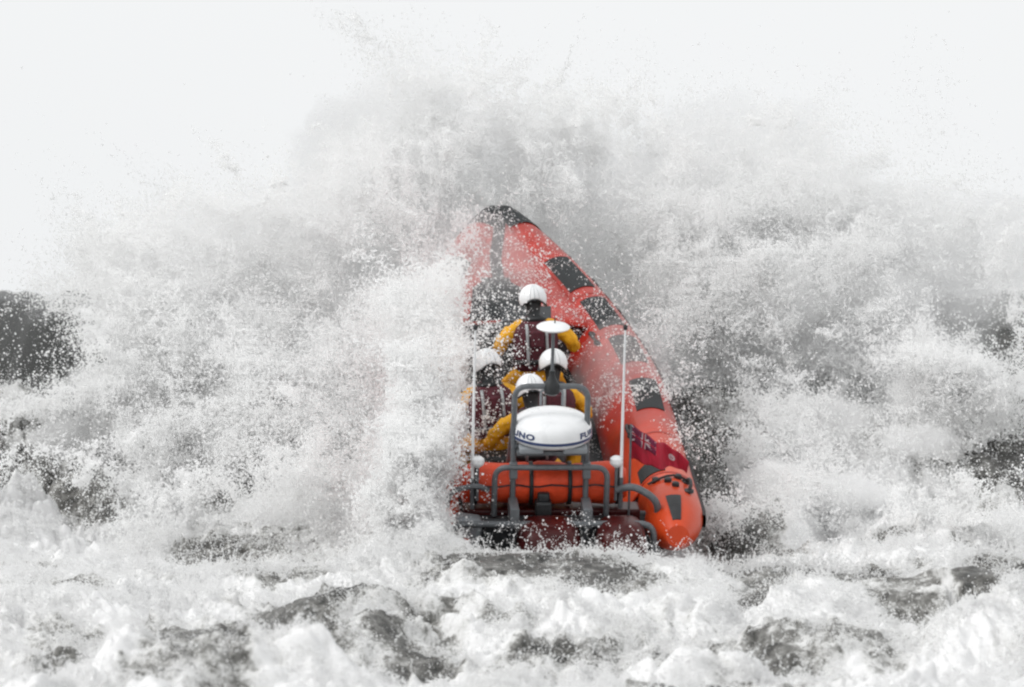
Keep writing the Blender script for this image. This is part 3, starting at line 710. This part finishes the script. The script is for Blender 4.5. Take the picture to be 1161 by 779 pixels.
        m = MB(); m.lathe([(.0, -.26), (.05, -.2), (.06, 0), (.06, .2), (.0, .25)], (0, 0, 0), 16)
        m.v = [(a, c, -.5 + b) for a, b, c in m.v]; m.v = [(a, b, -.5 + c * .0) if False else (a, b, c) for a, b, c in m.v]
        m.build('gearcase', M['black'], e)
        m = MB()
        for k in range(3):
            rt = Euler((0, R(120 * k), 0)).to_matrix() @ Euler((0, 0, R(30))).to_matrix(); m.box(rt @ Vector((0, 0, .1)) + Vector((0, -.3, -.5)), (.09, .012, .17), rt)
        m.build('propeller', M['frame'], e, bevel=.004)
        MB().box((0, -.328, .40), (w * .55, .012, .05)).build('badge', M['shade'], e, bevel=.003)
    # left: folded gear by the port quarter
    m = MB(); m.box((-.80, -.2, .44), (.26, .22, .3), Euler((0, R(8), 0)).to_matrix()); m.build('gear_bag', M['shade'], root, bevel=.05)
    MB().lathe([(.0, -.12), (.09, -.1), (.1, 0), (.09, .1), (.0, .12)], (-.86, -.3, .30), 20, sy=1.2).build('buoy', M['bag'], root)
    # ---- radar on the frame
    rd = empty_part('radar', root, (-.02, .02, 1.385))
    w = .37
    prof = [(.0, .135), (.10, .133), (.20, .122), (.28, .100), (.33, .070), (.357, .030), (.367, -.02), (.366, -.065)]
    MB().lathe(prof, (0, 0, 0), 64).build('radome', M['white'], rd)
    MB().lathe([(.366, -.062), (.3695, -.064), (.3695, -.088), (.366, -.09)], (0, 0, 0), 64).build('band', M['blue'], rd)
    MB().lathe([(.366, -.088), (.352, -.115), (.30, -.145), (.20, -.15), (.0, -.15)], (0, 0, 0), 64).build('base', M['white'], rd)
    m = MB()
    for s in (-1, 1): m.box((s * .2, -.05, -.165), (.22, .42, .06))
    m.build('foot', M['shade'], rd, bevel=.015)
    m = MB(); m.box((0, -.03, -.215), (.66, .3, .04)); m.build('bracket', M['frame'], rd, bevel=.008)
    for c0 in (-198, -50, 60):
        cv = bpy.data.curves.new('lettering', 'FONT'); cv.body = 'FURUNO'; cv.size = .086; cv.extrude = 0; cv.offset = .004; cv.space_character = 1.12; cv.resolution_u = 4
        to = bpy.data.objects.new('t', cv); COL.objects.link(to); bpy.context.view_layer.update()
        me = bpy.data.meshes.new_from_object(to.evaluated_get(bpy.context.evaluated_depsgraph_get())); bpy.data.objects.remove(to)
        bm = bmesh.new(); bm.from_mesh(me); bmesh.ops.subdivide_edges(bm, edges=[e for e in bm.edges if e.calc_length() > .02], cuts=2); bm.to_mesh(me); bm.free()
        for v in me.vertices:
            a = R(c0) + (v.co.x * 1.35) / .37; zz = -.045 + v.co.y * .85
            rr = .3695 if zz < -.02 else .3695 - (zz + .02) * .2
            v.co = (rr * math.cos(a), rr * math.sin(a), zz)
        me.materials.append(M['blue']); lo = bpy.data.objects.new('lettering', me); COL.objects.link(lo); lo.parent = rd
    # ---- disc antenna on its mast
    d = empty_part('disc_antenna', root, (-.035, fy, 1.77))
    MB().lathe([(.045, -.06), (.07, -.04), (.072, .03), (.05, .07), (.028, .12), (.026, .17)], (0, 0, 0), 20).build('mast_base', M['black'], d)
    MB().tube([(0, 0, .12), (0, 0, .56)], .016, 10).build('mast', M['frame'], d)
    MB().lathe([(.0, .545), (.06, .548), (.12, .56), (.152, .578), (.154, .586), (.13, .604), (.07, .622), (.0, .63)], (0, 0, 0), 36).build('disc', M['white'], d)
    MB().tube([(.012, -.02, .61), (.012, -.02, .68)], .006, 6).build('tip', M['black'], d)
    m = MB(); m.tube(fillet([(-.1, 0, -.16), (-.1, 0, -.02), (.1, 0, -.02), (.1, 0, -.16)], .03), .012, 8); m.build('antenna_bracket', M['shade'], root); bpy.data.objects['antenna_bracket'].location = (-.035, fy, 1.77)
    # ---- whips
    for x, zb, zt in ((-.745, .86, 2.34), (.62, .86, 2.34)):
        wo = empty_part('whip_antenna', root, (x, -.06, zb))
        L_ = zt - zb
        MB().tube([(0, 0, -.25), (0, 0, .05)], .022, 10).build('socket', M['frame'], wo)
        MB().tube([(0, 0, .03), (0, 0, L_ * .4), (.004, .01, L_)], [.017, .014, .009], 10).build('rod', M['white'], wo)
        MB().lathe([(.0, -.03), (.019, -.02), (.021, .015), (.0, .03)], (.004, .01, L_), 12).build('tip', M['black'], wo)
    # ---- small white mushroom aerials
    for x in (-.70, .57):
        g = empty_part('mushroom_aerial', root, (x, -.1, .80))
        MB().tube([(0, 0, -.1), (0, 0, .24)], .014, 8).build('stem', M['frame'], g)
        MB().lathe([(.022, .22), (.060, .255), (.064, .275), (.058, .305), (.03, .325), (.0, .328)], (0, 0, 0), 24).build('cap', M['white'], g)
    return root

def empty_part(name, parent, loc):
    o = bpy.data.objects.new(name, None); COL.objects.link(o); o.parent = parent; o.location = loc; o.empty_display_size = .1
    return o

def build_flag(M):
    Mx = BOATM @ Matrix.Translation((.70, -.05, .55))
    root = empty('ensign_flag', Mx, 'maroon red ensign flag drooping from its staff on the starboard quarter', 'flag')
    MB().tube([(0, 0, -.25), (0, 0, .86)], .011, 8).build('flagstaff', M['frame'], root)
    # cloth: hoist u=0, fly u=1; it sags away to starboard
    def pt(u, v):                      # v 0 bottom .. 1 top
        x = .01 + u * .51; y = .06 * math.sin(u * 9 + v * 1.5) - .10 * u + .035 * math.sin(u * 21 + 2 * v)
        z = .53 + v * (.31 - .16 * u) - .13 * max(u, 0) ** 1.3 * (1 - v * .1) - .03 * math.sin(u * 6) * (1 - v)
        return (x, y, z)
    def sheet(u0, u1, v0, v1, g, nu=24, nv=8):
        return [[(lambda p: (p[0], p[1] + g, p[2]))(pt(u0 + (u1 - u0) * i / nu, v0 + (v1 - v0) * j / nv)) for i in range(nu + 1)] for j in range(nv + 1)]
    cl = MB().grid(sheet(0, 1, 0, 1, 0, 40, 14)).build('cloth', M['red'], root, solid=.004)
    MB().grid(sheet(.0, .42, .5, 1, 0, 18, 8)).build('canton', M['flagblue'], cl, solid=.009)
    m = MB()
    def stripe(a, b, w):
        n = 10; A = Vector(a); B = Vector(b); d = (B - A).normalized(); nrm = Vector((-d.y, d.x)) * w
        for g in (-.0065, .0065):
            m.grid([[(lambda p: (p[0], p[1] + g, p[2]))(pt(*(A.lerp(B, i / n) + nrm * s))) for i in range(n + 1)] for s in (-1, 1)])
    stripe((.01, .52), (.41, .98), .018); stripe((.01, .98), (.41, .52), .018)
    m.build('saltire', M['flagwhite'], cl)
    m = MB()
    for g in (-.0075, .0075):
        for a, b, w in (((.21, .51), (.21, .99), .035), ((.005, .75), (.415, .75), .05)):
            n = 10; A = Vector(a); B = Vector(b); d = (B - A).normalized(); nr = Vector((-d.y, d.x)) * w
            m.grid([[(lambda p: (p[0], p[1] + g * (1.1 if a[1] == .75 else 1), p[2]))(pt(*(A.lerp(B, i / n) + nr * s))) for i in range(n + 1)] for s in (-1, 1)])
    m.build('white_cross', M['flagwhite'], cl)
    m = MB()
    for g in (-.010, .010):
        for a, b, w in (((.21, .51), (.21, .99), .018), ((.005, .75), (.415, .75), .026)):
            n = 10; A = Vector(a); B = Vector(b); d = (B - A).normalized(); nr = Vector((-d.y, d.x)) * w
            m.grid([[(lambda p: (p[0], p[1] + g * (1.1 if a[1] == .75 else 1), p[2]))(pt(*(A.lerp(B, i / n) + nr * s))) for i in range(n + 1)] for s in (-1, 1)])
    m.build('red_cross', M['red'], cl)
    m = MB()
    for g in (-.0065, .0065):
        c = (.72, .5)
        m.grid([[(lambda p: (p[0], p[1] + g, p[2]))(pt(c[0] + .055 * k * math.cos(a), c[1] + .16 * k * math.sin(a))) for a in [2 * math.pi * q / 20 for q in range(20)]] for k in (.45, 1)], True)
        m.grid([[(lambda p: (p[0], p[1] + g, p[2]))(pt(c[0] + s * .007, c[1] + t * .12)) for t in (-1, 0, 1)] for s in (-1, 1)])
        m.grid([[(lambda p: (p[0], p[1] + g, p[2]))(pt(c[0] + t * .035, c[1] + .05 + s * .02)) for t in (-1, 0, 1)] for s in (-1, 1)])
    m.build('emblem', M['flagwhite'], cl)
    return root

# ------------------------------------------------------------------ crew
SEATS = [(.12, 3.45), (.09, 1.9), (-.08, 1.0), (-.41, 1.8)]
def make_person(M, x, y, yaw, lean, hip, label, elbow=(.40, .40), turn=0., tilt=0.):
    """seated or half-standing figure, facing +y; z 0 is the cockpit floor"""
    root = empty('person', BOATM @ Matrix.Translation((x, y, .08)) @ Euler((0, R(tilt), R(yaw))).to_matrix().to_4x4(), label, 'person', 'lifeboat crew')
    s = math.sin(R(lean)); c = math.cos(R(lean))
    def T(px, u, f=0.): return Vector((px, s * u + c * f, hip + c * u - s * f))   # along the spine
    J = {}; Rr = {}; E = []
    def j(n, p, r, par=None):
        J[n] = Vector(p); Rr[n] = r
        if par: E.append((par, n))
    j('pel', T(0, 0), .155); j('wst', T(0, .17), .145, 'pel'); j('chs', T(0, .36, -.01), .17, 'wst'); j('nbk', T(0, .49), .085, 'chs')
    hd = T(0, .66, .05)
    j('nck', T(0, .555, .02), .062, 'nbk'); j('hed', hd, .098, 'nck'); j('crn', hd + Vector((0, .0, .07)), .075, 'hed')
    for k, sg in (('l', -1), ('r', 1)):
        el = elbow[0 if sg < 0 else 1]
        sh = T(sg * .19, .43); j('sh' + k, sh, .085, 'chs')
        eb = T(sg * el, .20, .08); j('el' + k, eb, .062, 'sh' + k); j('um' + k, sh.lerp(eb, .5) + Vector((sg * .03, 0, .01)), .078)
        E.remove(('sh' + k, 'el' + k)); E += [('sh' + k, 'um' + k), ('um' + k, 'el' + k)]
        wr = Vector((sg * .22, s * .3 + .42, hip + .30)); j('wr' + k, wr, .038, 'el' + k)
        hn = wr + Vector((-sg * .03, .08, -.01)); j('hn' + k, hn, .04, 'wr' + k)
        for q in range(4):
            a = hn + Vector((sg * (.036 - .022 * q), .045, .0)); j('f%d' % q + k, a, .0115, 'hn' + k)
            j('g%d' % q + k, a + Vector((0, .04 - .006 * abs(q - 1), -.014)), .0105, 'f%d' % q + k); j('h%d' % q + k, a + Vector((0, .032, -.048)), .009, 'g%d' % q + k)
        j('t0' + k, hn + Vector((-sg * .045, .01, -.012)), .012, 'hn' + k); j('t1' + k, hn + Vector((-sg * .05, .045, -.035)), .010, 't0' + k)
        hp = Vector((sg * .10, .0, hip - .03)); j('hp' + k, hp, .12, 'pel')
        kz = .30 + (hip - .55) * .55; kn = Vector((sg * .27, .30, kz + .13)); j('kn' + k, kn, .080, 'hp' + k)
        an = Vector((sg * .26, .12, .12)); j('cf' + k, kn.lerp(an, .45) + Vector((0, -.03, 0)), .068, 'kn' + k); j('an' + k, an, .05, 'cf' + k)
        j('to' + k, an + Vector((sg * .03, .17, -.065)), .046, 'an' + k)
    names = list(J); me = bpy.data.meshes.new('body'); me.from_pydata([J[n] for n in names], [(names.index(a), names.index(b)) for a, b in E], [])
    o = bpy.data.objects.new('body', me); COL.objects.link(o)
    o.modifiers.new('skin', 'SKIN'); sd = o.modifiers.new('sub', 'SUBSURF'); sd.levels = 3; sd.render_levels = 3
    if not me.skin_vertices: me.attributes.new('skin', 'FLOAT', 'POINT')
    for i, n in enumerate(names):
        v = me.skin_vertices[0].data[i]; v.radius = (Rr[n], Rr[n]); v.use_root = (n == 'pel')
    if True:
        i = names.index('pel'); me.skin_vertices[0].data[i].radius = (.18, .13)
        i = names.index('chs'); me.skin_vertices[0].data[i].radius = (.18, .125)
        i = names.index('wst'); me.skin_vertices[0].data[i].radius = (.16, .115)
    bpy.context.view_layer.update()
    dg = bpy.context.evaluated_depsgraph_get(); nm = bpy.data.meshes.new_from_object(o.evaluated_get(dg)); bpy.data.objects.remove(o)
    nm.name = 'body'
    nm.materials.clear()
    for m in (M['yellow'], M['black'], M['skin']): nm.materials.append(m)
    # face relief, gloves, boots and hood
    for v in nm.vertices:
        q = v.co - hd
        if q.length < .16 and q.y > .05:
            v.co.y += .022 * math.exp(-((q.x / .016) ** 2 + ((q.z + .012) / .022) ** 2)) - .008 * math.exp(-(((abs(q.x) - .034) / .014) ** 2 + ((q.z - .015) / .012) ** 2))
    hands = [J['hn' + k] for k in 'lr']; feet = [J['an' + k] for k in 'lr']
    from mathutils import noise as mn
    nrm = [v.normal.copy() for v in nm.vertices]
    for v, nn in zip(nm.vertices, nrm):
        if (v.co - hd).length > .17 and min((v.co - J['hn' + k]).length for k in 'lr') > .14:
            q = v.co * 9 + Vector((x * 7, y * 3, 0)); v.co += nn * (.016 * mn.noise(Vector((q.x, q.y, q.z * 2.2))) + .008 * mn.noise(q * 2.6))
    for p in nm.polygons:
        cc = p.center; p.use_smooth = True
        if min((cc - h).length for h in hands) < .13 and cc.y > J['wrl'].y + .0: p.material_index = 1
        elif cc.z < .22 and min((cc - h).length for h in feet) < .3: p.material_index = 1
        elif (cc - J['nck']).length < .075 or ((cc - hd).length < .17 and cc.z > J['nck'].z): p.material_index = 2 if (cc.y - hd.y) > .05 and abs(cc.x) < .085 and cc.z < hd.z + .06 else 1
    b = bpy.data.objects.new('body', nm); COL.objects.link(b); b.parent = root
    # helmet
    Rt = Matrix.Translation(hd + Vector((0, .0, .045))) @ Euler((R(-lean * .3), 0, R(turn))).to_matrix().to_4x4()
    rows = []; n = 40
    for i in range(15):
        row = []
        for k in range(n):
            a = 2 * math.pi * k / n; side = abs(math.cos(a)) ** 2.5
            back = max(0, -math.sin(a)) ** 2; front = max(0, math.sin(a)) ** 2
            low = R(-34) * side + R(13) * back + R(26) * front - R(4) * (1 - side) * (1 - back) * (1 - front)
            el = R(90) + (low - R(90)) * (i / 14)
            rr = .132; row.append(Vector((rr * 1.0 * math.cos(el) * math.cos(a), rr * 1.12 * math.cos(el) * math.sin(a) - .005, rr * 1.04 * math.sin(el) + .012)))
        rows.append([Rt @ p for p in row])
    h = MB().grid(rows, True, True).build('helmet', M['white'], root, solid=.012)
    for q in (0.0,):
        st = MB(); rr = .1415
        for ph in (-.35, .0, .35):
            st.grid([[Rt @ Vector((rr * math.cos(e) * math.sin(ph + w) , -rr * 1.115 * math.cos(e) * math.cos(ph + w) - .005, rr * 1.035 * math.sin(e) + .012)) for w in (-.022 if ph == 0 else -.012, .022 if ph == 0 else .012)] for e in [R(6 + 76 * t / 12) for t in range(13)]])
        st.build('seam', M['strap'], h, solid=.002)
    MB().tube([Rt @ Vector((.136 * math.cos(a), .150 * math.sin(a) - .005, -.066 + .10 * abs(math.sin(a)) ** 2)) for a in [2 * math.pi * k / 32 for k in range(33)]], .009, 6).build('rim', M['black'], h)
    # lifejacket
    rows = []
    for u, wx, wy, f in ((.02, .185, .145, 0), (.05, .215, .17, 0), (.16, .215, .175, -.005), (.28, .225, .185, -.012), (.38, .225, .18, -.015), (.45, .205, .155, -.01), (.50, .155, .125, 0), (.535, .10, .095, .01), (.545, .075, .075, .01)):
        rows.append([T(math.copysign(abs(math.cos(a)) ** .75, math.cos(a)) * wx, u, f + math.copysign(abs(math.sin(a)) ** .85, math.sin(a)) * wy) for a in [2 * math.pi * k / 36 for k in range(36)]])
    v = MB().grid(rows, True, True, True).build('lifejacket', M['vest'], root)
    st = MB()
    for sx in (-.095, .095):
        st.grid([[T(sx + w, u, -.012 - wy) for w in (-.014, .014)] for u, wy in ((.08, .168), (.16, .172), (.28, .182), (.38, .178), (.44, .158), (.485, .125))])
    st.build('reflective_strap', M['strap'], v, solid=.014)
    st = MB().grid([[T(math.cos(a) * .222 * 1.0, u, math.sin(a) * .186 - .008) for a in [2 * math.pi * k / 32 for k in range(32)]] for u in (.09, .135)], True).build('waist_belt', M['black'], v, solid=.008)
    MB().tube([T(math.cos(a) * .105, .50 + .03 * max(0, -math.sin(a)), math.sin(a) * .10) for a in [2 * math.pi * k / 28 for k in range(29)]], .03, 10).build('collar', M['black'], v)
    m = MB(); m.box(T(0, .34, -.20), (.13, .05, .17), Euler((R(-lean), 0, 0)).to_matrix()); m.build('light_pouch', M['vest'], v, bevel=.02)
    return root

def build_crew(M):
    make_person(M, .10, 3.35, 4, 10, .78, 'person half standing nearest the bow, white helmet and yellow sleeves, ahead of the others', (.36, .42), tilt=-2)
    make_person(M, .08, 1.85, 2, 14, .58, 'person in white helmet right behind the disc antenna mast', (.33, .36), tilt=3)
    make_person(M, -.07, .95, 5, 6, .62, 'person in white helmet nearest the stern, close behind the radar dome', (.42, .36), tilt=-3)
    make_person(M, -.40, 1.75, 6, 10, .62, 'person in white helmet on the port side, half lost in the spray', (.34, .36), turn=10, tilt=-4)
M = make_mats()
build_world()
build_boat(M)
build_flag(M)
build_crew(M)
import os
Q = 1.0
build_sea()
build_spray(Q)
build_mist()
